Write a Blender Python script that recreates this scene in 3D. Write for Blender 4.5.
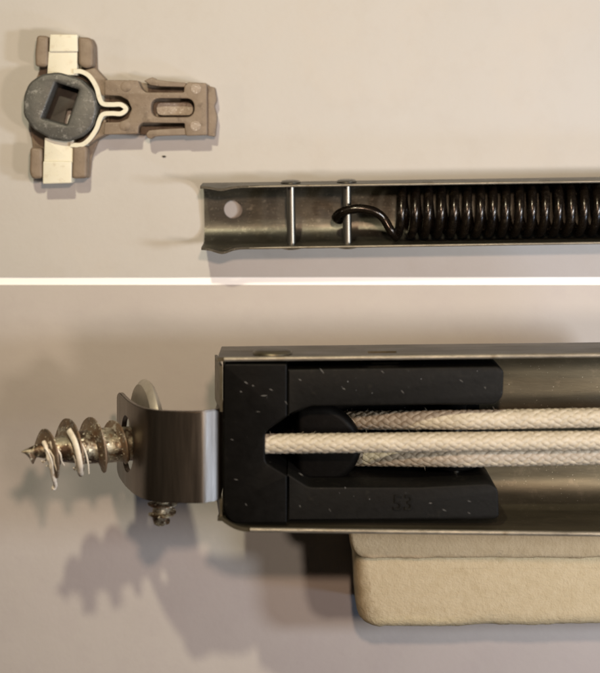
import bpy, bmesh, math, random
from mathutils import Vector, Matrix, noise
random.seed(7)
for o in list(bpy.data.objects): bpy.data.objects.remove(o)
sc = bpy.context.scene
COL = sc.collection
S = 0.001                      # everything below is written in millimetres
D = 1400.0                     # camera height
PX, PY = 300.0, 137.0          # point of the table straight under the camera (mm from the upper left corner of the view)
CY = 336.5 - PY

# ------------------------------------------------------------------ camera
cam = bpy.data.cameras.new('camera'); cam_o = bpy.data.objects.new('camera', cam); COL.objects.link(cam_o)
cam_o.location = (0, CY*S, D*S); cam_o.rotation_euler = (0, 0, 0)
cam.sensor_width = 36; cam.lens = 36*D/673.0; cam.shift_y = -(336.5-PY)/673.0
cam.clip_start = 0.05; cam.clip_end = 50
cam.dof.use_dof = True; cam.dof.focus_distance = (D-105)*S; cam.dof.aperture_fstop = 3.2
sc.camera = cam_o

# ------------------------------------------------------------------ light
w = bpy.data.worlds.new('World'); sc.world = w; w.use_nodes = True
bg = w.node_tree.nodes['Background']; bg.inputs[0].default_value = (1.0, 0.86, 0.72, 1); bg.inputs[1].default_value = 0.015
def lamp(name, loc, power, col, radius, target=(0, -0.05, 0), kind='AREA', sy=None):
    l = bpy.data.lights.new(name, kind); o = bpy.data.objects.new(name, l); COL.objects.link(o)
    o.location = loc; l.energy = power; l.color = col
    if kind == 'AREA':
        l.shape = 'DISK' if sy is None else 'RECTANGLE'; l.size = radius*2
        if sy: l.size_y = sy
    else: l.shadow_soft_size = radius
    d = Vector(target)-Vector(loc); o.rotation_euler = d.to_track_quat('-Z', 'Y').to_euler()
    return o
WARM = (1.0, 0.80, 0.58)
lamp('lamp_right', (0.58, -0.02, 1.00), 4.2, (1.0, 0.84, 0.68), 0.05)
lamp('lamp_right_b', (0.95, 0.05, 0.90), 8.6, (0.85, 0.92, 1.0), 0.075)
lamp('lamp_above', (-0.22, 0.84, 1.15), 11.8, (1.0, 0.92, 0.66), 0.025)
lamp('lamp_above_b', (0.06, 0.42, 1.30), 7.2, (1.0, 0.70, 0.50), 0.03)
lamp('window_light', (1.15, -0.40, 0.74), 3.4, (0.55, 0.72, 1.0), 0.05, sy=0.25)
sp = lamp('lamp_left', (-1.25, 0.30, 0.95), 5, (1.0, 0.85, 0.68), 0.04, target=(-0.15, 0.23, 0), kind='SPOT'); sp.data.spot_size = math.radians(24); sp.data.spot_blend = 0.8
vs = sc.view_settings; vs.view_transform = 'Standard'; vs.look = 'None'; vs.exposure = 0; vs.gamma = 1; vs.use_curve_mapping = False
sc.render.engine = 'CYCLES'

# ------------------------------------------------------------------ materials
def mat(name, c1, c2=None, rough=0.5, rough2=None, metal=0.0, scale=60, bump=0.0, bscale=400, specks=None, stretch=(1,1,1),
        stain=None, coat=0.0, spec=0.5, detail=5, sss=0.0, wear=None):
    m = bpy.data.materials.new(name); m.use_nodes = True; nt = m.node_tree; N = nt.nodes; L = nt.links
    b = N['Principled BSDF']
    tc = N.new('ShaderNodeTexCoord'); mp = N.new('ShaderNodeMapping'); mp.inputs['Scale'].default_value = stretch
    L.new(tc.outputs['Object'], mp.inputs['Vector'])
    def noisen(sc_, det=detail, ro=0.6, src=mp):
        n = N.new('ShaderNodeTexNoise'); n.inputs['Scale'].default_value = sc_; n.inputs['Detail'].default_value = det
        n.inputs['Roughness'].default_value = ro; L.new(src.outputs['Vector'] if src is mp else src.outputs['Object'], n.inputs['Vector']); return n
    def ramp(src, p0, p1, a=(0,0,0,1), bb=(1,1,1,1)):
        r = N.new('ShaderNodeValToRGB'); r.color_ramp.elements[0].position = p0; r.color_ramp.elements[1].position = p1
        r.color_ramp.elements[0].color = a; r.color_ramp.elements[1].color = bb; L.new(src, r.inputs[0]); return r
    def mix(f, a, bcol):
        x = N.new('ShaderNodeMixRGB'); L.new(f, x.inputs[0]); L.new(a, x.inputs[1]); x.inputs[2].default_value = (*bcol, 1); return x
    c2 = c2 or tuple(v*0.85 for v in c1)
    n1 = noisen(scale); r1 = ramp(n1.outputs['Fac'], 0.3, 0.7, (*c1, 1), (*c2, 1)); col = r1.outputs[0]
    if stain:
        sc_, p0, p1, scol = stain
        n2 = noisen(sc_, 8, 0.7, tc); r2 = ramp(n2.outputs['Fac'], p0, p1); col = mix(r2.outputs[0], col, scol).outputs[0]
    if wear:
        sc_, p0, p1, scol = wear
        n2 = noisen(sc_, 10, 0.75, tc); r2 = ramp(n2.outputs['Fac'], p0, p1); col = mix(r2.outputs[0], col, scol).outputs[0]
    if specks:
        sc_, thr, scol = specks
        n3 = noisen(sc_, 2, 0.5, tc); r3 = ramp(n3.outputs['Fac'], thr, thr+0.03); col = mix(r3.outputs[0], col, scol).outputs[0]
    L.new(col, b.inputs['Base Color'])
    b.inputs['Metallic'].default_value = metal; b.inputs['Specular IOR Level'].default_value = spec
    if coat: b.inputs['Coat Weight'].default_value = coat; b.inputs['Coat Roughness'].default_value = 0.15
    if sss:
        b.inputs['Subsurface Weight'].default_value = sss; b.inputs['Subsurface Radius'].default_value = (0.004, 0.003, 0.002)
    rough2 = rough if rough2 is None else rough2
    nr = noisen(scale*2.3); rr = N.new('ShaderNodeMapRange'); rr.inputs[1].default_value = 0.3; rr.inputs[2].default_value = 0.7
    rr.inputs[3].default_value = rough; rr.inputs[4].default_value = rough2; L.new(nr.outputs['Fac'], rr.inputs[0]); L.new(rr.outputs[0], b.inputs['Roughness'])
    if bump:
        nb = noisen(bscale, 6, 0.65); bn = N.new('ShaderNodeBump'); bn.inputs['Strength'].default_value = bump; bn.inputs['Distance'].default_value = 0.001
        L.new(nb.outputs['Fac'], bn.inputs['Height']); L.new(bn.outputs[0], b.inputs['Normal'])
    return m
M = {}
M['table'] = mat('white_laminate', (0.93,0.93,0.93), (0.93,0.93,0.93), rough=0.5)  # plain white for the added divider slab
M['paper_u'] = mat('cream_paper', (0.445,0.425,0.41), (0.435,0.415,0.40), rough=0.75, scale=9, bump=0.28, bscale=130, spec=0.25, stain=(22,0.5,0.8,(0.42,0.395,0.375)), wear=(6,0.52,0.75,(0.45,0.42,0.395)), specks=(1100,0.765,(0.30,0.27,0.24)))
M['paper_l'] = mat('beige_paper', (0.435,0.398,0.378), (0.41,0.374,0.355), rough=0.75, scale=7, bump=0.28, bscale=110, spec=0.25, stain=(16,0.5,0.8,(0.395,0.355,0.345)), wear=(5,0.5,0.72,(0.42,0.378,0.362)), specks=(800,0.765,(0.27,0.24,0.21)))
M['taupe'] = mat('taupe_plastic', (0.205,0.155,0.112), (0.145,0.106,0.075), rough=0.45, rough2=0.65, scale=60, bump=0.3, bscale=450,
                 stain=(75,0.54,0.70,(0.085,0.058,0.040)), wear=(240,0.62,0.70,(0.33,0.28,0.23)), specks=(900,0.70,(0.35,0.3,0.25)))
M['taupe_pale'] = mat('scuffed_taupe_plastic', (0.33,0.27,0.22), (0.22,0.17,0.13), rough=0.6, scale=300, bump=0.4, bscale=500, specks=(700,0.62,(0.5,0.45,0.4)))
M['ivory'] = mat('ivory_plastic', (0.64,0.615,0.52), (0.60,0.57,0.465), rough=0.45, scale=50, bump=0.05, bscale=500,
                 stain=(140,0.56,0.75,(0.47,0.41,0.31)), specks=(1200,0.73,(0.2,0.15,0.1)), sss=0.1)
M['zinc'] = mat('grey_zinc', (0.10,0.098,0.09), (0.058,0.057,0.053), rough=0.42, rough2=0.6, metal=0.3, scale=55, bump=0.25, bscale=300,
                wear=(110,0.54,0.66,(0.22,0.216,0.205)), specks=(800,0.71,(0.4,0.4,0.38)))
M['steel'] = mat('galvanised_steel', (0.115,0.107,0.088), (0.05,0.047,0.038), rough=0.36, rough2=0.52, metal=0.8, scale=45, stretch=(0.25,1,1), bump=0.14, bscale=500,
                 stain=(70,0.55,0.78,(0.13,0.115,0.09)), wear=(150,0.56,0.70,(0.20,0.185,0.15)), specks=(900,0.70,(0.45,0.43,0.37)))
M['steel_rim'] = mat('galvanised_steel_lower', (0.125,0.106,0.070), (0.058,0.049,0.032), rough=0.36, rough2=0.5, metal=0.75, scale=30, stretch=(0.2,1,1), bump=0.08, bscale=300,
                 stain=(45,0.55,0.78,(0.16,0.13,0.09)), specks=(900,0.73,(0.6,0.56,0.46)))
M['rim'] = mat('worn_rim_steel', (0.30,0.27,0.22), (0.17,0.15,0.12), rough=0.4, rough2=0.6, metal=0.7, scale=70, stretch=(0.3,1,1), bump=0.6, bscale=300, stain=(60,0.55,0.75,(0.14,0.11,0.07)))  # paler than the channel steel, highlight put into its colour
M['pin'] = mat('bright_pin_steel', (0.24,0.23,0.205), (0.15,0.142,0.125), rough=0.36, rough2=0.4, metal=1.0, scale=120, stretch=(1,0.2,1), stain=(150,0.58,0.75,(0.2,0.17,0.13)))
M['spring'] = mat('oiled_black_steel', (0.022,0.015,0.010), (0.009,0.0065,0.005), rough=0.18, rough2=0.32, metal=0.7, scale=80, bump=0.2, bscale=500, stain=(90,0.55,0.7,(0.05,0.036,0.024)), coat=0.3,
                  specks=(1700,0.735,(0.55,0.52,0.46)))
M['black'] = mat('black_plastic', (0.0030,0.0027,0.0024), (0.002,0.0018,0.0016), rough=0.42, rough2=0.55, scale=60, bump=0.15, bscale=260, spec=0.08,
                 specks=(420,0.765,(0.25,0.25,0.26)), wear=(70,0.60,0.75,(0.009,0.008,0.0065)))
M['black_worn'] = mat('dusty_black_plastic', (0.0052,0.0048,0.0042), (0.0035,0.0033,0.003), rough=0.45, rough2=0.6, scale=60, bump=0.22, bscale=240, spec=0.10,
                 specks=(420,0.76,(0.22,0.22,0.23)), wear=(60,0.56,0.72,(0.0135,0.012,0.0095)))
M['rope'] = mat('cream_braided_nylon', (0.46,0.405,0.32), (0.34,0.295,0.225), rough=0.3, rough2=0.5, scale=200, bump=0.5, bscale=1500, stretch=(0.25,1,1), sss=0.0)
M['strap'] = mat('brushed_steel', (0.17,0.14,0.112), (0.12,0.098,0.078), rough=0.27, rough2=0.36, metal=0.95, scale=120, stretch=(1,0.06,1), bump=0.10, bscale=700)
M['screw'] = mat('galvanised_rusty_screw', (0.42,0.39,0.30), (0.24,0.21,0.15), rough=0.35, rough2=0.6, metal=0.8, scale=90, bump=0.5, bscale=260,
                 stain=(80,0.42,0.55,(0.05,0.03,0.018)), wear=(140,0.52,0.62,(0.17,0.10,0.055)), specks=(260,0.64,(0.75,0.70,0.55)))
M['rust'] = mat('rusty_thread', (0.14,0.08,0.045), (0.22,0.175,0.12), rough=0.45, rough2=0.7, metal=0.5, scale=120, bump=0.6, bscale=300,
                stain=(60,0.5,0.6,(0.045,0.026,0.016)), wear=(120,0.55,0.62,(0.42,0.39,0.33)), specks=(300,0.66,(0.7,0.65,0.5)))
M['head'] = mat('dull_screw_head', (0.46,0.42,0.36), (0.36,0.32,0.26), rough=0.5, metal=0.7, scale=80, bump=0.2, bscale=300)
M['fibre'] = mat('white_fibre', (0.72,0.66,0.57), (0.62,0.56,0.47), rough=0.7, scale=300, bump=0.5, bscale=900)
M['foam'] = mat('cream_foam', (0.51,0.43,0.285), (0.46,0.38,0.24), rough=0.95, scale=120, bump=1.0, bscale=260, spec=0.15, stain=(30,0.6,0.85,(0.36,0.285,0.165)))
M['foam_skin'] = mat('cream_foam_skin', (0.50,0.39,0.25), (0.44,0.335,0.205), rough=0.95, scale=90, bump=0.8, bscale=350, spec=0.15)
M['grease'] = mat('greasy_dark_brown', (0.014,0.010,0.008), (0.028,0.020,0.014), rough=0.5, scale=200)  # near-black colour standing for the shade inside the cam hole
M['scuff'] = mat('pale_scuff', (0.11,0.106,0.10), (0.03,0.029,0.027), rough=0.6, scale=500)
M['crumb'] = mat('dark_crumb', (0.03,0.025,0.02), rough=0.8)

# ------------------------------------------------------------------ helpers
def Fr(z):
    k = (D-z)/D
    return lambda x, y: ((x-PX)*k, CY+(PY-y)*k)
def finish(me, angle=35, smooth=True):
    me.validate()
    if smooth:
        me.polygons.foreach_set('use_smooth', [True]*len(me.polygons)); me.set_sharp_from_angle(angle=math.radians(angle))
    me.update(); return me
def link(name, me, m, parent=None, recentre=True, local=False):
    """me: mesh in world millimetres (or, with local, in the parent's own millimetres)"""
    me.name = name; me.transform(Matrix.Scale(S, 4))
    o = bpy.data.objects.new(name, me); COL.objects.link(o)
    if m is not None: me.materials.clear(); me.materials.append(M[m])
    xs = [v.co for v in me.vertices]
    c = Vector(((min(v.x for v in xs)+max(v.x for v in xs))/2, (min(v.y for v in xs)+max(v.y for v in xs))/2, min(v.z for v in xs)))
    me.transform(Matrix.Translation(-c)); o.location = c
    if parent:
        o.parent = parent
        if not local:
            p = parent; off = Vector((0,0,0))
            while p: off += p.location; p = p.parent
            o.location = c-off
    return o
def tag(o, label, cat, group=None, kind=None):
    o['label'] = label
    if cat: o['category'] = cat
    if group: o['group'] = group
    if kind: o['kind'] = kind
    return o
def empty(name, loc, rot=(0,0,0)):
    o = bpy.data.objects.new(name, None); COL.objects.link(o); o.location = Vector(loc)*S; o.rotation_euler = rot
    o.empty_display_size = 0.01; return o
def rounded(pts, r, n=5):
    """corner-rounded polygon; r one number or one per corner"""
    out = []; k = len(pts)
    for i in range(k):
        p = Vector(pts[i]); a = Vector(pts[i-1])-p; b = Vector(pts[(i+1)%k])-p
        rr = r[i] if isinstance(r, (list, tuple)) else r
        rr = min(rr, a.length*0.48, b.length*0.48)
        if rr < 0.05: out.append(tuple(p)); continue
        s = p+a.normalized()*rr; e = p+b.normalized()*rr
        for j in range(n+1):
            t = j/n; q = s*(1-t)**2+p*2*t*(1-t)+e*t*t; out.append((q.x, q.y))
    return out
def ellipse(cx, cy, rx, ry=None, n=28):
    ry = rx if ry is None else ry
    return [(cx+rx*math.cos(2*math.pi*i/n), cy+ry*math.sin(2*math.pi*i/n)) for i in range(n)]
def plate(loops, z0, z1, bevel=0.6, seg=2):
    """closed outlines (first outer, rest holes) extruded between z0 and z1 with rounded edges -> mesh"""
    cu = bpy.data.curves.new('t', 'CURVE'); cu.dimensions = '2D'; cu.fill_mode = 'BOTH'
    for lp in loops:
        sp = cu.splines.new('POLY'); sp.points.add(len(lp)-1); sp.use_cyclic_u = True
        for p, q in zip(sp.points, lp): p.co = (q[0], q[1], 0, 1)
    h = (z1-z0)/2; bv = min(bevel, h*0.9); cu.extrude = h-bv; cu.bevel_depth = bv; cu.bevel_resolution = seg; cu.offset = -bv
    o = bpy.data.objects.new('t', cu); COL.objects.link(o)
    dg = bpy.context.evaluated_depsgraph_get(); me = bpy.data.meshes.new_from_object(o.evaluated_get(dg))
    bpy.data.objects.remove(o); bpy.data.curves.remove(cu)
    me.transform(Matrix.Translation((0, 0, (z0+z1)/2)))
    bm = bmesh.new(); bm.from_mesh(me); bmesh.ops.remove_doubles(bm, verts=bm.verts, dist=0.01); bmesh.ops.recalc_face_normals(bm, faces=bm.faces); bm.to_mesh(me); bm.free()
    return finish(me)
def mapl(f, pts): return [f(*p) for p in pts]
def mesh(vs_, fs): me = bpy.data.meshes.new('m'); me.from_pydata([tuple(v) for v in vs_], [], fs); return me
def fix(me):
    bm = bmesh.new(); bm.from_mesh(me); bmesh.ops.recalc_face_normals(bm, faces=bm.faces); bm.to_mesh(me); bm.free(); return me
def sweep(pts, rad, n=10, rx=None, normals=None, caps=True, tip=False):
    """tube through pts; rad number or list; rx: second radius for flat strands, normals give the thin direction"""
    P = [Vector(p) for p in pts]; V = []; F = []; nrm = None
    for i, p in enumerate(P):
        t = (P[min(i+1, len(P)-1)]-P[max(i-1, 0)]).normalized()
        if normals: nn = Vector(normals[i])
        else:
            if nrm is None: nrm = Vector((0,0,1)) if abs(t.z) < 0.9 else Vector((0,1,0))
            nn = nrm
        nn = (nn-t*nn.dot(t)).normalized(); nrm = nn; b = t.cross(nn)
        r = rad[i] if isinstance(rad, (list, tuple)) else rad; r2 = r if rx is None else rx
        for k in range(n):
            a = 2*math.pi*k/n; V.append(p+nn*(r*math.cos(a))+b*(r2*math.sin(a)))
    for i in range(len(P)-1):
        for k in range(n):
            F.append((i*n+k, i*n+(k+1)%n, (i+1)*n+(k+1)%n, (i+1)*n+k))
    if caps:
        F.append(tuple(range(n))[::-1]); F.append(tuple((len(P)-1)*n+k for k in range(n)))
    return V, F
def tube(*a, **k):
    v, f = sweep(*a, **k); return finish(fix(mesh(v, f)), 50)
def merge(parts):
    V = []; F = []
    for v, f in parts:
        o = len(V); V += list(v); F += [tuple(i+o for i in q) for q in f]
    return V, F
def spline(pts, n=8):
    """Catmull-Rom through pts"""
    P = [Vector(p) for p in pts]; P = [P[0]*2-P[1]]+P+[P[-1]*2-P[-2]]; out = []
    for i in range(1, len(P)-2):
        for j in range(n):
            t = j/n; a, b, c, d = P[i-1], P[i], P[i+1], P[i+2]
            out.append(0.5*((2*b)+(c-a)*t+(2*a-5*b+4*c-d)*t*t+(3*b-a-3*c+d)*t**3))
    out.append(P[-2]); return out
def cut(me, cutters):
    """boolean-subtract meshes"""
    o = bpy.data.objects.new('t', me); COL.objects.link(o); tmp = [o]
    for c in cutters:
        co = bpy.data.objects.new('c', c); COL.objects.link(co); tmp.append(co)
        md = o.modifiers.new('b', 'BOOLEAN'); md.operation = 'DIFFERENCE'; md.object = co; md.solver = 'EXACT'
    dg = bpy.context.evaluated_depsgraph_get(); r = bpy.data.meshes.new_from_object(o.evaluated_get(dg))
    for t in tmp: bpy.data.objects.remove(t)
    return r
def box(x0, x1, y0, y1, z0, z1):
    return [(x, y, z) for x in (x0, x1) for y in (y0, y1) for z in (z0, z1)], [(0,1,3,2),(4,6,7,5),(0,4,5,1),(2,3,7,6),(0,2,6,4),(1,5,7,3)]
def cyl(a, b, r, n=24, r2=None):
    a = Vector(a); b = Vector(b); r2 = r if r2 is None else r2
    return sweep([a, a.lerp(b, 0.5), b], [r, (r+r2)/2, r2], n)
def lathe(prof, n=28):
    """prof: (along, radius) about +Z"""
    V = []; F = []
    for (h, r) in prof:
        for k in range(n): a = 2*math.pi*k/n; V.append(Vector((r*math.cos(a), r*math.sin(a), h)))
    for i in range(len(prof)-1):
        for k in range(n): F.append((i*n+k, i*n+(k+1)%n, (i+1)*n+(k+1)%n, (i+1)*n+k))
    F.append(tuple(range(n))[::-1]); F.append(tuple((len(prof)-1)*n+k for k in range(n)))
    return V, F
def xf(vf, mtx): return [mtx @ Vector(v) for v in vf[0]], vf[1]
def along(p, d): return Matrix.Translation(Vector(p)) @ Vector(d).to_track_quat('Z', 'Y').to_matrix().to_4x4()

# ------------------------------------------------------------------ setting: two sheets of paper, and an added white slab as divider strip in their gap
def slab(name, x0, x1, y0, y1, z0, z1, m):
    me = fix(mesh(*box(x0, x1, y0, y1, z0, z1))); return link(name, me, m)
t = slab('tabletop', -900, 900, -900, 900, -26, -2.0, 'table'); tag(t, 'white laminate tabletop showing as a strip between the paper sheets', 'table', kind='structure')
def sheet(name, x0, x1, y0, y1, m, seed):
    """paper sheet, a fine grid with a faint cockle"""
    nx, ny = 200, 100; V = []; F = []
    for j in range(ny+1):
        for i in range(nx+1):
            x = x0+(x1-x0)*i/nx; y = y0+(y1-y0)*j/ny
            h = noise.noise(Vector((x*0.011, y*0.013, seed*9.0)))+0.45*noise.noise(Vector((x*0.035, y*0.03, seed*5.0)))
            V.append((x, y, min(0.0, -0.55+0.55*h)))
    for j in range(ny):
        for i in range(nx): a = j*(nx+1)+i; F.append((a, a+1, a+nx+2, a+nx+1))
    n0 = len(V); ring = [i for i in range(nx+1)]+[(j+1)*(nx+1)-1 for j in range(1, ny+1)]+[ny*(nx+1)+i for i in range(nx-1, -1, -1)]+[j*(nx+1) for j in range(ny-1, 0, -1)]
    for r in ring: V.append((V[r][0], V[r][1], -2.0))
    for k in range(len(ring)): k2 = (k+1) % len(ring); F.append((ring[k], n0+k, n0+k2, ring[k2]))
    F.append(tuple(n0+k for k in range(len(ring)))[::-1])
    return link(name, finish(fix(mesh(V, F)), 30), m)
yu = 336.5-277.3; yl = 336.5-285.0
tag(sheet('upper_paper', -620, 620, yu, 640, 'paper_u', 1), 'cream paper sheet under the taupe shoe and spring channel', 'paper', kind='structure')
tag(sheet('lower_paper', -620, 620, -640, yl, 'paper_l', 2), 'beige paper sheet under the foam pad and large channel', 'paper', kind='structure')

# ------------------------------------------------------------------ taupe pivot shoe (upper left)
f = Fr(26); g = lambda x, y: f(x/2.5, 20+y/2.5)          # outline read off at 2.5 x
shoe = empty('pivot_shoe', (*f(115, 107), 0)); tag(shoe, 'taupe plastic T-shaped sash shoe with ivory clip and grey square-holed cam', 'window hardware')
body = rounded([(92,40),(122,40),(126,60),(190,60),(195,42),(226,44),(234,60),(236,120),(262,150),(268,152),(268,286),(240,300),(222,345),(217,396),
                (180,398),(176,380),(110,380),(106,398),(76,396),(73,330),(66,270),(64,215),(74,165),(90,120)], 6)
hole = rounded([(143,157),(200,175),(170,262),(108,245)], 3)
big = rounded([(160,222),(196,226),(188,262),(150,258)], 4)
b_ = link('back_plate', plate([mapl(g, body), mapl(g, big)], 0, 7, 1.2), 'taupe', shoe)
# arm: outline with recess for the clip nose, a through slot and two spring fingers
arm_out = rounded([(262,150),(345,151),(354,172),(366,181),(460,181),(461,166),(470,156),(517,158),(518,288),(465,290),(462,270),(462,258),(356,257),(347,266),(346,285),(260,287),
                   (262,256),(300,255),(320,246),(330,222),(320,200),(300,190),(262,188)], 4)
slot = rounded([(378,196),(486,196),(486,243),(378,243)], 23, 8)
link('arm', plate([mapl(g, arm_out), mapl(g, slot)], 3, 28, 1.0), 'taupe', shoe)
link('arm_floor', plate([mapl(g, rounded([(262,152),(520,160),(519,288),(262,286)], 3))], 0.4, 5, 0.6), 'taupe', shoe)
link('slot_inset', plate([mapl(g, rounded([(388,206),(480,206),(480,238),(388,238)], 15, 6))], 4.8, 13, 0.6), 'taupe_pale', shoe)
link('end_ledge', plate([mapl(g, rounded([(516,163),(536,168),(540,200),(534,215),(541,240),(536,292),(516,289)], 3))], 0.5, 17, 0.8), 'taupe', shoe)
for pts in ([(360,152),(372,146),(382,143),(392,149),(420,153),(465,157),(465,168),(400,166),(376,163)],
            [(365,285),(372,276),(400,273),(465,270),(465,288),(400,290),(384,292),(378,298),(368,294)]):
    link('spring_finger', plate([mapl(g, rounded(pts, 3))], 8, 27, 0.8), 'taupe', shoe)
for (x, y, mm) in ((316,167,'taupe'), (313,264,'taupe'), (490,172,'taupe_pale'), (489,265,'taupe_pale')):
    link('pin_mark', plate([mapl(g, ellipse(x, y, 13))], 27.2, 28.5, 0.35), mm, shoe)
for pts in ([(92,38),(121,40),(120,112),(112,118),(88,116),(87,80)], [(195,42),(226,44),(234,60),(233,116),(215,122),(196,112)],
            [(75,318),(105,320),(107,396),(80,398),(73,380)], [(181,312),(208,308),(219,320),(217,396),(180,397)]):
    link('lug', plate([mapl(g, rounded(pts, 9))], 8, 27, 3.0, 4), 'taupe', shoe)
# neck walls either side of the cam
link('neck', plate([mapl(g, rounded([(205,126),(236,118),(266,150),(266,188),(254,190),(240,160)], 6))], 8, 24, 1.5), 'taupe', shoe)
link('neck', plate([mapl(g, rounded([(205,308),(222,312),(240,298),(266,286),(264,250),(258,248),(242,285)], 6))], 8, 24, 1.5), 'taupe', shoe)
# ivory clip: two flat blocks joined by a thin springy band with a nose
clip = empty('clip', (0, 0, 0)); clip.parent = shoe; clip.location = (0, 0, 0)
def cpart(name, me): return link(name, me, 'ivory', clip)
cpart('clip_block', plate([mapl(g, rounded([(121,78),(193,78),(192,138),(117,138)], 2))], 6, 25, 0.8))
cpart('clip_tip', plate([mapl(g, rounded([(125,36),(194,36),(195,80),(123,80)], 4))], 4, 27.5, 1.2))
cpart('clip_block', plate([mapl(g, rounded([(111,294),(183,290),(181,357),(109,357)], 2))], 6, 25, 0.8))
cpart('clip_tip', plate([mapl(g, rounded([(108,353),(180,353),(179,408),(107,410)], 4))], 4, 27.5, 1.2))
def band(path, hw, z0, z1):
    """thin upright ribbon following path, with softened edges"""
    c = [Vector((*g(p.x, p.y), 0)) for p in spline([(x, y, 0) for x, y in path], 8)]; V = []; F = []
    for i, p in enumerate(c):
        d = (c[min(i+1, len(c)-1)]-c[max(i-1, 0)]).normalized(); nr = Vector((-d.y, d.x, 0))
        for a, z in ((-1, z0), (-1, z1-0.3), (-0.88, z1), (0.88, z1), (1, z1-0.3), (1, z0)): V.append(p+nr*(a*hw)+Vector((0, 0, z)))
    for i in range(len(c)-1):
        for k in range(6): F.append((i*6+k, i*6+(k+1)%6, (i+1)*6+(k+1)%6, (i+1)*6+k))
    F.append(tuple(range(6))); F.append(tuple((len(c)-1)*6+k for k in range(6)))
    return finish(fix(mesh(V, F)), 25)
path = [(184,129),(203,129),(224,141),(241,168),(249,196),(258,209.5),(280,211.5),(302,211.5),(315,223),(302,234),(280,233.5),(258,236),(249,250),(241,272),(224,297),(204,312),(176,312)]
cpart('clip_band', band(path, 2.25, 6, 27))
link('socket_floor', plate([mapl(g, rounded([(100,150),(205,165),(205,215),(160,222),(152,262),(100,258)], 4))], 6.8, 9.5, 0.4), 'grease', shoe)  # added insert, the hole's shade put into its dark colour
# grey cam with square socket
cam_out = rounded([(63,190),(76,158),(108,136),(150,131),(205,148),(238,182),(246,222),(236,265),(212,290),(170,305),(128,297),(86,272),(62,238)], 12)
cm = link('cam', plate([mapl(g, cam_out), mapl(g, hole)], 6.5, 35, 2.8, 2), 'zinc', shoe)

# ------------------------------------------------------------------ channels
def profile(W, H, r, t, n=7):
    """outer then inner outline of a round-cornered U, y across, z up"""
    def half(w2, z0, rr):
        pts = [(w2, H), (w2, z0+rr+(H-z0-rr)*0.5), (w2, z0+rr)]
        for i in range(1, n+1): a = math.pi/2*i/n; pts.append((w2-rr+rr*math.cos(a), z0+rr-rr*math.sin(a)))
        pts.append(((w2-rr)*0.4, z0)); return pts
    o = half(W/2, 0, r); i_ = half(W/2-t, t, r-t)
    return o+[(-y, z) for y, z in o[::-1]], i_+[(-y, z) for y, z in i_[::-1]]
def channel(stations, prof):
    """stations: x positions; prof(x) -> (outer, inner)"""
    V = []; F = []; m = None
    for x in stations:
        o, i_ = prof(x); ring = o+i_[::-1]; m = len(ring)
        V += [(x, y, z) for y, z in ring]
    for s in range(len(stations)-1):
        for k in range(m): F.append((s*m+k, s*m+(k+1)%m, (s+1)*m+(k+1)%m, (s+1)*m+k))
    h = m//2
    for s, flip in ((0, False), (len(stations)-1, True)):
        for k in range(h-1):
            q = (s*m+k, s*m+k+1, s*m+m-2-k, s*m+m-1-k); F.append(q if flip else q[::-1])
    return fix(mesh(V, F))

# upper channel with spring, lying a degree askew
ku = (D-50)/D; fu = Fr(50); YAW = math.radians(0.85); ROLL = math.radians(3.2)
HU = 54.0; x0, y0 = fu(201, 214.6)
base_u = (x0, y0, 0.0)
chan = empty('spring_channel', base_u, (ROLL, 0, YAW)); tag(chan, 'narrow steel U-channel with two cross pins holding the black spring', 'channel')
def lu(x, y): return ((x-201)*ku, -(y-(217.5-0.0148*(x-201)))*ku)      # view position -> channel's own x, y
LU = 500.0
def prof_u(x):
    o, i_ = profile(64*ku, HU, 19, 2.4)
    b = math.exp(-((x-20)/9.5)**2)
    def sh(p):
        y, z = p; zz = max(0, (z-22)/(HU-22))
        if y < -20: y -= 4.2*b*zz
        elif y > 20: y -= 2.6*b*zz
        return (y, z)
    zb = 1.7                                               # sits clear of the sheet so that its rolled corner touches it
    return [(y, z+zb) for y, z in map(sh, o)], [(y, z+zb) for y, z in map(sh, i_)]
st = [i*2.5 for i in range(0, 21)]+[60+i*10 for i in range(0, 45)]
hx, hy = lu(231, 214.5)
me = cut(channel(st, prof_u), [fix(mesh(*cyl((hx, hy, -10), (hx, hy, 12), 9.2, 32)))]
         + [fix(mesh(*box(lu(px, 180)[0]-5.5, lu(px, 180)[0]+5.5, 24, 40, 46, 50.5))) for px in (428, 545)]
         + [fix(mesh(*box(lu(226, 180)[0]-4, lu(226, 180)[0]+5, -40, -24, 47, 50)))])
link('shell', finish(me, 40), 'steel', chan, local=True)
for s_ in (1, -1):
    link('rim', tube([(46+i*12, s_*(32*ku-1.2), HU+1.4) for i in range(37)], [0.35, 0.8]+[1.25]*35, 8), 'rim', chan, local=True)  # added bead, drawing a highlight line along each edge
for px in (291, 347.5):
    x = lu(px, 200)[0]; zp = 37.0
    pin = link('cross_pin', finish(fix(mesh(*cyl((x, -32*ku-1.6, zp), (x, 32*ku+1.6, zp), 4.4, 20))), 50), 'pin', chan, local=True)
    for s in (1, -1):
        hd = xf(lathe([(-0.2, 9.6), (1.2, 9.8), (2.4, 8.6), (3.0, 5.5), (3.1, 1.0)]), along((x, s*32*ku, zp+1), (0, s, 0)))
        link('rivet_head', finish(fix(mesh(*hd)), 50), 'pin', chan, local=True)

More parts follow.
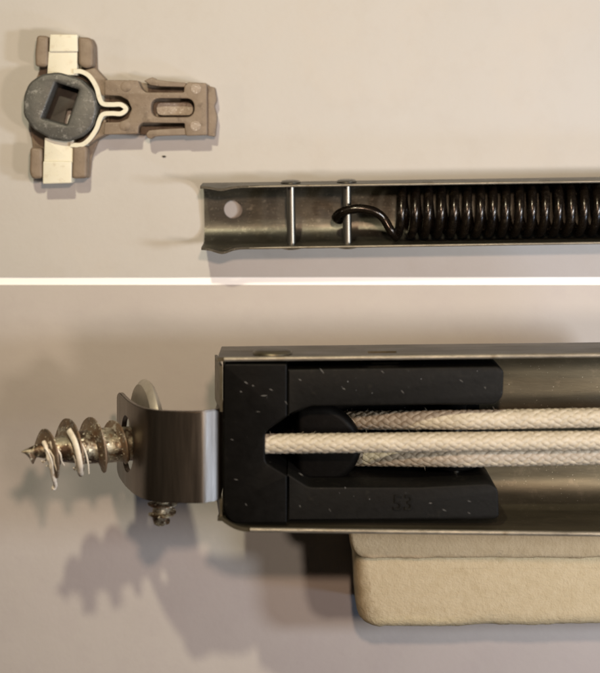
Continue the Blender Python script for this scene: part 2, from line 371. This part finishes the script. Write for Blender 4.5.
spring = empty('coil_spring', base_u, (ROLL, 0, YAW)); tag(spring, 'oily black coil spring hooked over a pin in narrow channel', 'spring')
RW = 4.5; RC = 22.0; cz = 1.7+2.4+RC+RW; pitch = 13.05*ku
xs = lu(398, 215)[0]; pts = []
turns = 17; n = 40
for i in range(turns*n+1):
    a = 2*math.pi*i/n; ph = a - math.pi*0.5
    pts.append((xs+pitch*(a/(2*math.pi)), RC*math.cos(ph+math.pi/2)*-1.0, cz+RC*math.sin(ph+math.pi/2)))
pts = [(x+0.9*noise.noise(Vector((i/n*0.9, 0.3, 2))), y, z+0.5*noise.noise(Vector((i/n*0.8, 5, 2)))) for i, (x, y, z) in enumerate(pts)]
link('coil', tube(pts, RW, 12), 'spring', spring, local=True)
hk = [(398,240.6,cz), (396,239,cz+9), (391,232,cz+16), (384,220,45), (375,212.5,47.5), (362,209.5,48), (350,210.5,46.8), (341,214,43), (336.5,219,36), (337,222,30), (341,223.5,26)]
def hp(x, y, z): a = lu(x, y); return (a[0], a[1]+0.5, z)
hpts = [hp(*p) for p in hk]
hpts[0] = pts[0]
link('hook', tube(spline(hpts, 7), 4.4, 12), 'spring', spring, local=True)

# a crumb on the paper
cx, cyy = Fr(1)(164, 156.5)
me = mesh(*lathe([(0, 0.9), (0.5, 1.5), (1.2, 1.2), (1.6, 0.4)], 8)); me.transform(Matrix.Translation((cx, cyy, 0)) @ Matrix.Diagonal((1.4, 0.7, 1, 1)))
tag(link('crumb', finish(fix(me)), 'crumb'), 'tiny dark crumb on cream paper beside the taupe shoe', 'crumb')

# ------------------------------------------------------------------ foam under the large channel
def foam(name, pts, zf, z0, z1, m, seed, bev=7.0):
    """soft slab: stacked outlines, rounded over at the top and bottom, with uneven faces"""
    fr = Fr(zf); out = [Vector(p) for p in mapl(fr, rounded(pts, [8, 3, 3, 24], 10))]
    per = [0.0]
    for a, b in zip(out, out[1:]+out[:1]): per.append(per[-1]+(b-a).length)
    n_ = 300; ring = []; j_ = 0; outc = out+out[:1]
    for i in range(n_):
        q = per[-1]*i/n_
        while per[j_+1] < q: j_ += 1
        ring.append(outc[j_].lerp(outc[j_+1], (q-per[j_])/max(1e-6, per[j_+1]-per[j_])))
    cx_ = sum(p.x for p in ring)/n_; cy_ = sum(p.y for p in ring)/n_
    xa, xb = min(p.x for p in ring), max(p.x for p in ring); ya, yb = min(p.y for p in ring), max(p.y for p in ring)
    lev = [(bev, z0)]+[(bev*(1-math.sin(a)), z0+bev*(1-math.cos(a))) for a in (0.5, 1.0, 1.4)]
    nz = max(2, int((z1-z0-2*bev)/5)); lev += [(0, z0+bev+(z1-z0-2*bev)*i/nz) for i in range(nz+1)]
    lev += [(bev*(1-math.cos(a)), z1-bev+bev*math.sin(a)) for a in (0.25, 0.5, 0.75, 1.0, 1.25, 1.45)]
    lev += [(bev+(58-bev)*(i/9), z1) for i in range(10)]
    V = []; F = []; hx_, hy_ = (xb-xa)/2, (yb-ya)/2
    for ins, z in lev:
        fx, fy = 1-ins/hx_, max(0.02, 1-ins/hy_)
        for p in ring:
            x = (xa+xb)/2+(p.x-(xa+xb)/2)*fx; y = (ya+yb)/2+(p.y-(ya+yb)/2)*fy
            v = Vector((x, y, z)); nv = noise.noise_vector(v*0.03+Vector((seed, 0, 0)))*1.5+noise.noise_vector(v*0.12)*0.8+noise.noise_vector(v*0.4)*0.4
            if ins < bev*0.95: v += Vector((nv.x, nv.y, 0))
            if z > z1-bev*0.8: v.z += min(0.0, nv.z*0.5)-0.1
            V.append(v)
    for i in range(len(lev)-1):
        for k in range(n_): F.append((i*n_+k, i*n_+(k+1)%n_, (i+1)*n_+(k+1)%n_, (i+1)*n_+k))
    F.append(tuple(range(n_))[::-1]); F.append(tuple((len(lev)-1)*n_+k for k in range(n_)))
    return link(name, finish(fix(mesh(V, F)), 80), m)
tag(foam('foam_pad', [(345,455),(720,455),(720,628),(359,632)], 96, 0, 94, 'foam', 3, 15.0), 'thick cream foam pad lying on the beige paper', 'foam pad')
tag(foam('foam_sheet', [(348,440),(720,440),(720,558),(350,560)], 108, 93.6, 106, 'foam_skin', 9, 4.0), 'thin pale foam layer between thick foam pad and large channel', 'foam sheet')

# ------------------------------------------------------------------ lower channel
DZ = 62.0; ZB = 44.2+DZ; HL = 92.0; ZR = ZB+HL; f = Fr(ZR); kl = (D-ZR)/D
top_y = lambda x: 357.5-(x-220)*0.011; bot_y = lambda x: 531.5+(x-220)*0.012
lx = lambda x: (x-PX)*kl
low = empty('balance_channel', (0, f(300, 445)[1], ZB)); tag(low, 'wide steel U-channel holding the black pulley block, raised on foam', 'channel')
def prof_l(X):
    px = X/kl+PX; W = (bot_y(px)-top_y(px))*kl; c = f(px, (bot_y(px)+top_y(px))/2)[1]
    o, i_ = profile(W, HL, 30, 3.6)
    # the end is crimped in a little at the lower corner
    e = min(1.0, max(0, 1-(px-222)/26)**2)
    def sh(p):
        y, z = p
        if y < -40: y += 9*e*max(0, z/HL)
        return (y+c, z+ZB)
    return list(map(sh, o)), list(map(sh, i_))
st = [lx(217.5)]+[lx(222+i*3) for i in range(10)]+[lx(252+i*16) for i in range(30)]
ys = f(383, 352)[1]
me = cut(channel(st, prof_l), [fix(mesh(*box(lx(369), lx(398), ys-16, ys+16, ZR-26, ZR-14))),
                               fix(mesh(*box(lx(512), lx(513.5), f(0, 537)[1]-6, f(0, 537)[1]+6, ZR-4, ZR+4)))])
link('shell', finish(me, 40), 'steel_rim', low)
hd = xf(lathe([(-3.4, 17), (1.0, 17.5), (2.6, 16), (3.4, 11), (3.6, 2)], 32), along((lx(272), f(272, top_y(272))[1], ZR-21), (0, 1, 0)))
link('rivet_head', finish(fix(mesh(*hd)), 50), 'steel_rim', low)
for edge in (lambda x: top_y(x)+1.9, lambda x: bot_y(x)-1.9):
    link('rim', tube([(*f(px, edge(px)), ZR-0.6) for px in range(250 if edge(300) > 450 else 224, 701, 14)], 2.1, 10), 'rim', low)  # added bead of paler steel for the highlight along the edge
# bent end tabs
def tab(ya, yb, xb, xt, zb, zt, th=2.6):
    V = []
    for (X, z) in ((xb, zb), (xb-th, zb), (xt, zt), (xt-th, zt)):
        for y in (ya, yb): V.append((lx(X), f(0, y)[1], z))
    return fix(mesh(V, [(0,1,5,4),(2,6,7,3),(0,4,6,2),(1,3,7,5),(4,5,7,6),(0,2,3,1)]))
link('end_tab', tab(366, 412, 213, 222.5, ZB+30, ZR-1), 'steel_rim', low)
link('end_tab', tab(500, 521, 214, 222.0, ZB+20, ZR-4), 'steel_rim', low)

# ------------------------------------------------------------------ black pulley block
blk = empty('pulley_block', (lx(362), f(0, 446)[1], ZB+4)); tag(blk, 'black plastic pulley block with pointed slot inside wide channel', 'pulley block')
ZT = ZR-3
zc = ZB+3.7
endp = rounded([(223,364),(287,364),(287,417),(267,431),(265,436),(265,460),(267,464),(287,476),(287,524),(232,524),(223,512)], [4,2,1,3,2,2,3,1,2,6,6], 4)
link('end_block', plate([mapl(f, endp)], ZB+12, ZT+1.5, 1.5), 'black', blk)
link('end_foot', plate([mapl(f, rounded([(225,384),(290,384),(290,506),(225,506)], 2))], zc, ZB+14, 1), 'black', blk)
ua = rounded([(287.4,370.5),(500,367.5),(505,372),(504,398),(496,406),(440,406),(310,407.5),(287.4,418)], [1,5,5,4,4,3,5,1], 4)
la = rounded([(287.4,475),(309,489),(420,489),(490,485),(499,490),(500,519),(495,521.5),(287.4,523)], [1,5,4,4,5,4,4,1], 4)
link('block_arm', plate([mapl(f, ua)], ZB+12, ZT-3, 1.6), 'black_worn', blk)
arm2 = link('block_arm', plate([mapl(f, la)], ZB+12, ZT-3, 1.6), 'black_worn', blk)
link('block_floor', plate([mapl(f, rounded([(288,388),(492,388),(492,502),(288,502)], 3))], zc, zc+4, 1), 'black', blk)
rs = random.Random(4)
sc_pts = [(246,383,5,5.5), (253,386,4,4), (264,396,5,4), (286,403,4,3), (241,392,3,3), (271,390,3,2.5), (300,381,4,3), (322,372,5,3), (344,390,3,3), (383,373,4,3), (403,393,3,2), (301,476,5,3), (236,480,3,2), (246,505,3,2.5),
          (300,508,4,3), (330,512,3,2), (431,505,4,3), (445,512,5,3), (470,503,4,2.5), (462,382,4,3), (486,389,3,2.5), (258,412,3,2), (232,440,2.5,2), (470,515,5,2)]
for (px, py, ln, wd) in sc_pts:
    a = math.radians(-36+rs.gauss(0, 24)); ln *= rs.uniform(0.45, 1.5); wd *= rs.uniform(0.6, 1.2); zz = (ZT+1.5 if px < 287 else ZT-3)+0.12; X, Y = f(px, py); V = []
    for (u, v) in ((-0.5, 0.0), (-0.15, 0.13), (0.3, 0.11), (0.5, 0.0), (0.2, -0.12), (-0.2, -0.1)):
        V.append((X+(u*ln*math.cos(a)-v*wd*math.sin(a)), Y+(u*ln*math.sin(a)+v*wd*math.cos(a)), zz))
    V += [(x, y, zz-0.3) for x, y, z in V]
    link('scuff', fix(mesh(V, [tuple(range(6)), tuple(range(6, 12))[::-1]]+[(k, k+6, (k+1)%6+6, (k+1)%6) for k in range(6)])), 'scuff', blk)
# sheaves: grooved wheels standing between the arms
SX, SZ, SR = lx(462), ZB+28, 17.0
for yc in (421.5, 467):
    Y = f(0, yc)[1]
    pr = [(-14, 9), (-14, SR+3), (-12.5, SR+4), (-10.5, SR+3), (-6, SR-4), (0, SR-6), (6, SR-4), (10.5, SR+3), (12.5, SR+4), (14, SR+3), (14, 9)]
    if yc > 450: pr = [(h*1.0, r) for h, r in pr]
    link('sheave', finish(fix(mesh(*xf(lathe(pr, 48), along((SX, Y, SZ), (0, 1, 0))))), 40), 'black', blk)
link('axle', finish(fix(mesh(*cyl((SX, f(0, 400)[1], SZ), (SX, f(0, 492)[1], SZ), 7.5))), 50), 'pin', blk)
shade_hood = [(296,406)]+[(306+56*math.cos(math.radians(a)), 448+45*math.sin(math.radians(a))) for a in range(-70, 71, 7)]+[(296,490)]
link('slot_hood', plate([mapl(Fr(ZR-40), shade_hood)], ZR-64, ZR-45, 7.0, 5), 'black', blk)  # added plate that puts shade over the cord ends in the slot
# raised mould number on the lower arm
def text(s, size, ext):
    cu = bpy.data.curves.new('t', 'FONT'); cu.body = s; cu.size = size; cu.extrude = ext; cu.bevel_depth = 0.25; cu.resolution_u = 3
    o = bpy.data.objects.new('t', cu); COL.objects.link(o); dg = bpy.context.evaluated_depsgraph_get()
    me = bpy.data.meshes.new_from_object(o.evaluated_get(dg)); bpy.data.objects.remove(o); return me
me = text('53', 19, 0.7); X, Y = f(393, 512); me.transform(Matrix.Translation((X, Y, ZT-2.8)))
o = link('mould_number', me, 'black_worn', blk)

# ------------------------------------------------------------------ braided cords
def braid(path, R=7.35, nst=8, pit=92.0, step=2.6):
    """path: dense list of (point, up) ; returns mesh data for the braided cord"""
    P = [Vector(p) for p, u in path]; U = [Vector(u) for p, u in path]
    s = [0.0]
    for i in range(1, len(P)): s.append(s[-1]+(P[i]-P[i-1]).length)
    Ltot = s[-1]; m = int(Ltot/step); smp = []; j = 0
    for i in range(m+1):
        q = Ltot*i/m
        while j < len(s)-2 and s[j+1] < q: j += 1
        tt = (q-s[j])/max(1e-6, s[j+1]-s[j]); p = P[j].lerp(P[j+1], tt); u = U[j].lerp(U[j+1], tt).normalized()
        t_ = (P[j+1]-P[j]).normalized(); smp.append((q, p, u, t_.cross(u)))
    parts = []
    for d in (1, -1):
        for i in range(nst):
            pts_, nr = [], []
            for (q, p, u, b) in smp:
                a = d*2*math.pi*q/pit+2*math.pi*i/nst; rr = R+d*0.55*math.cos(2*math.pi*nst*q/pit)
                nn = u*math.cos(a)+b*math.sin(a); pts_.append(p+nn*rr); nr.append(nn)
            parts.append(sweep(pts_, 0.9+0.1*math.sin(i*2.1+d), 8, rx=2.6+0.2*math.sin(i*1.7+2*d), normals=nr))
    parts.append(sweep([p for q, p, u, b in smp], R-0.4, 12, normals=[u for q, p, u, b in smp]))
    rh = random.Random(len(smp))                      # stray fibres
    for _ in range(int(Ltot*0.22)):
        q, p, u, b = smp[rh.randrange(4, len(smp)-4)]; a = rh.uniform(0, 2*math.pi); nn = u*math.cos(a)+b*math.sin(a); t_ = u.cross(b)
        d_ = (nn*rh.uniform(0.15, 0.8)+t_*rh.uniform(-1, 1)+b*rh.uniform(-.4, .4)).normalized(); ln = rh.uniform(2.0, 4.5)
        p0 = p+nn*(R+0.6); parts.append(sweep([p0, p0+d_*ln*0.5, p0+d_*ln+nn*rh.uniform(-.8, .4)], [0.16, 0.13, 0.07], 3))
    v, fc = merge(parts); return finish(fix(mesh(v, fc)), 70)
def straight(x0, y0, x1, y1, z0, z1, n=40):
    a = Vector((*f(x0, y0), z0)); b = Vector((*f(x1, y1), z1)); return [(a.lerp(b, i/n), (0, 0, 1)) for i in range(n+1)]
def over_sheave(yc, y1, xa, xb, ztop, drop, z_end):
    """from deep in the slot up over the sheave, then away along the channel"""
    Y = f(0, yc)[1]; pts_ = []
    for i in range(41):
        u = 1-i/40; pts_.append(Vector((lx(xb-(xb-xa)*u), Y-0.21*drop*u**1.45, ztop-drop*u**1.45)))
    e = Vector((lx(700), f(0, y1)[1], z_end)); s_ = pts_[-1]
    for i in range(1, 41): pts_.append(s_.lerp(e, i/40))
    out = []
    for i, p in enumerate(pts_):
        t_ = (pts_[min(i+1, len(pts_)-1)]-pts_[max(i-1, 0)]).normalized(); out.append((p, tuple(t_.cross(Vector((0, 1, 0)))*(1 if t_.cross(Vector((0, 1, 0))).z > 0 else -1))))
    return out
tag(link('fixed_cord', braid(straight(252, 447.5, 700, 443.5, ZR-14.5, ZR-15)), 'rope'), 'cream braided cord fixed at the pointed end of the slot', 'cord')
tag(link('sheave_cord', braid(over_sheave(425, 420, 338, 475, ZR-22, 60, ZR-18)), 'rope'), 'cream braided cord over a sheave, lying clear beside the fixed cord', 'cord')
tag(link('sheave_cord', braid(over_sheave(465.5, 461, 338, 475, ZR-31, 51, ZR-30)), 'rope'), 'cream braided cord over a sheave, partly tucked under the fixed cord', 'cord')

DS = DZ+20                     # the strap stands a little proud of the block
# ------------------------------------------------------------------ steel hook strap at the block's end
fs = Fr(120+DS); ksx = (D-120-DS)/D
prof = [(219.8,62),(219.8,92),(219.6,106),(218.6,110.6),(216,113.2),(212.4,115.5),(208.8,117.8),(205,119.9),(201,121.2),(192,121.8),(175,121),(156,117),(143,109),(132,95),(122,76),(114,56),(107,36),(101,18)]
pp = spline([((x-PX)*ksx, 0, z+DS) for x, z in prof], 5)
yA, yB = fs(0, 411)[1], fs(0, 503)[1]; TH = 4.6
V = []; F = []
for i, p in enumerate(pp):
    t_ = (pp[min(i+1, len(pp)-1)]-pp[max(i-1, 0)]).normalized(); nrm = Vector((0, 1, 0)).cross(t_)    # towards outside of bend
    if nrm.z < 0 and abs(nrm.z) > 0.05: nrm = -nrm
    if i < 6 and nrm.x < 0: nrm = -nrm
    u = i/(len(pp)-1); e = max(0, (u-0.93)/0.07); ins = 7*(1-math.sqrt(max(0, 1-e*e)))
    q = p-nrm*TH
    V += [(p.x, yA-ins, p.z), (p.x, yB+ins, p.z), (q.x, yB+ins, q.z), (q.x, yA-ins, q.z)]
for i in range(len(pp)-1):
    for k in range(4): F.append((i*4+k, i*4+(k+1)%4, (i+1)*4+(k+1)%4, (i+1)*4+k))
F.append((3,2,1,0)); e = (len(pp)-1)*4; F.append((e, e+1, e+2, e+3))
ym = (yA+yB)/2
HX, HZ = (119-PX)*ksx, 68.0+DS
hole_c = Vector((HX, ym, HZ)); hn = Vector((-0.93, 0, 0.36)).normalized()
strap_me = fix(mesh(V, F))
bmv = bmesh.new(); bmv.from_mesh(strap_me)
bmesh.ops.bevel(bmv, geom=[e for e in bmv.edges if e.is_manifold and e.calc_face_angle(0) > 1.0], offset=0.9, segments=2, affect='EDGES'); bmv.to_mesh(strap_me); bmv.free()
strap_me = cut(strap_me, [fix(mesh(*xf(cyl((0,0,-16), (0,0,16), 25, 36), along(hole_c, hn))))])
tag(link('hook_strap', finish(strap_me, 30), 'strap'), 'brushed steel strap bent down at the black block with a hole', 'bracket')

# ------------------------------------------------------------------ screw through the strap
ax = Vector((-0.90, 0.02, 0.43)).normalized()
scr = empty('wood_screw', tuple(hole_c)); tag(scr, 'coarse rusty galvanised screw pushed through the hole of steel strap', 'screw')
LS = 97.0; s0 = -13.0
mt = along(hole_c, ax)
core = [(s0, 15), (0, 15), (20, 15.5), (40, 14.5), (56, 12), (72, 8.2), (84, 4.8), (LS-6, 2.2), (LS-2, 0.5)]
link('shank', finish(fix(mesh(*xf(lathe(core, 24), mt))), 50), 'screw', scr)
def rad_core(s):
    for (a, ra), (b, rb) in zip(core, core[1:]):
        if a <= s <= b: return ra+(rb-ra)*(s-a)/(b-a)
    return 0.5
V = []; F = []; PT = 21.0; n = 30; k = 0; s = s0+9
a0 = 2.2
while s < LS-7:
    a = a0+2*math.pi*(s-s0)/PT; rc = rad_core(s)-1.5
    ro = 25.5 if s < 60 else max(rc+1.2, 25.5*(1-((s-60)/(LS-60))**1.2)+1)
    if s < 30: ro = 18.5+7*max(0, s)/30
    ro += 1.6*noise.noise(Vector((s*0.35, a*0.5, 3)))
    c_, s_ = math.cos(a), math.sin(a)
    for (rr, ds) in ((rc, -5.0), ((rc+ro)/2, -2.3), (ro, -0.7), (ro, 0.7), ((rc+ro)/2, 2.3), (rc, 5.0)):
        V.append(mt @ Vector((rr*c_, rr*s_, s+ds)))
    k += 1; s += PT/n
for i in range(k-1):
    for j in range(5): F.append((i*6+j, i*6+j+1, (i+1)*6+j+1, (i+1)*6+j))
    F.append((i*6+5, i*6, (i+1)*6, (i+1)*6+5))
F.append(tuple(range(6))); F.append(tuple((k-1)*6+j for j in range(6)))
link('thread', finish(fix(mesh(V, F)), 40), 'rust', scr)
hm = along(hole_c-hn*7+Vector((6, 9, -6)), -hn)
link('head', finish(fix(mesh(*xf(lathe([(-1, 42), (3, 46), (5, 46.5), (8, 44), (12, 35), (15, 20), (15.5, 2)], 40), hm))), 40), 'head', scr)
# strands of white fibre caught in the thread
fib = []
FRONT = mt.inverted().to_3x3() @ Vector((0.1, -0.55, 0.83))   # up-and-front side of the screw
fa = math.atan2(FRONT.y, FRONT.x)
def onscrew(da, r, s): return mt @ Vector((r*math.cos(fa+da), r*math.sin(fa+da), s))
sgn = 1 if (onscrew(0.5, 20, 60)-onscrew(0, 20, 60)).y < 0 else -1
fib.append(sweep(spline([onscrew(-1.6*sgn, 10, 77), onscrew(-0.9*sgn, 12, 76), onscrew(-0.2*sgn, 14, 74), onscrew(0.5*sgn, 18, 70), onscrew(0.9*sgn, 26, 66), onscrew(1.1*sgn, 33, 63), onscrew(1.2*sgn, 38, 64)], 6),
                 [1.9+0.9*noise.noise(Vector((i*0.4, 0, 5))) for i in range(37)], 8))
fib.append(sweep(spline([onscrew(-1.7*sgn, 20, 56), onscrew(-1.0*sgn, 24, 54), onscrew(-0.3*sgn, 25, 50), onscrew(0.4*sgn, 24, 46), onscrew(0.9*sgn, 21, 42)], 6), [1.2+0.9*noise.noise(Vector((i*0.7, 2, 5))) for i in range(25)], 8, rx=2.6))
rf = random.Random(3)
for kk in range(16):
    sa = rf.choice((48, 50, 54, 70, 74, 78)); da = rf.uniform(-1.4, 0.6); r0 = rad_core(sa)+rf.uniform(3, 9)
    pts_ = [onscrew((da+0.33*q)*sgn, r0+rf.uniform(-1, 1.6)+(2.2*q if kk % 3 == 0 else 0), sa-2.2*q+rf.uniform(-1, 1)) for q in range(5)]
    fib.append(sweep(spline(pts_, 5), [0.75*(1-0.6*abs(i/20-0.4)) for i in range(21)], 5))
v, fc = merge(fib)
tag(link('fibre_strand', finish(fix(mesh(v, fc)), 60), 'fibre'), 'white fibre strand wound in the threads of the rusty screw', 'fibre')

# small loose screw peeping out from under the strap
fl = Fr(178)
pa = Vector((*fl(168, 470), 181)); pb = Vector((*fl(159, 526), 177))
small = empty('small_screw', (pb.x, pb.y, 164)); tag(small, 'small shiny screw tip peeping out beneath the brushed steel strap', 'screw')
Ls = (pb-pa).length; mt2 = along(pa, pb-pa)
link('shank', finish(fix(mesh(*xf(lathe([(0, 8), (Ls-14, 8), (Ls-6, 7), (Ls-1.5, 5), (Ls, 2)], 20), mt2))), 50), 'screw', small)
V = []; F = []; k = 0; s = 3.0
while s < Ls-4:
    a = 2*math.pi*s/9.0; ro = 13 if s < Ls-14 else 13-0.45*(s-Ls+14)
    for rr, ds in ((6, -2.4), (ro, -0.5), (ro, 0.5), (6, 2.4)): V.append(mt2 @ Vector((rr*math.cos(a), rr*math.sin(a), s+ds)))
    k += 1; s += 9.0/20
for i in range(k-1):
    for j in range(3): F.append((i*4+j, i*4+j+1, (i+1)*4+j+1, (i+1)*4+j))
F.append((0,1,2,3)); F.append(tuple((k-1)*4+j for j in range(4)))
link('thread', finish(fix(mesh(V, F)), 40), 'screw', small)
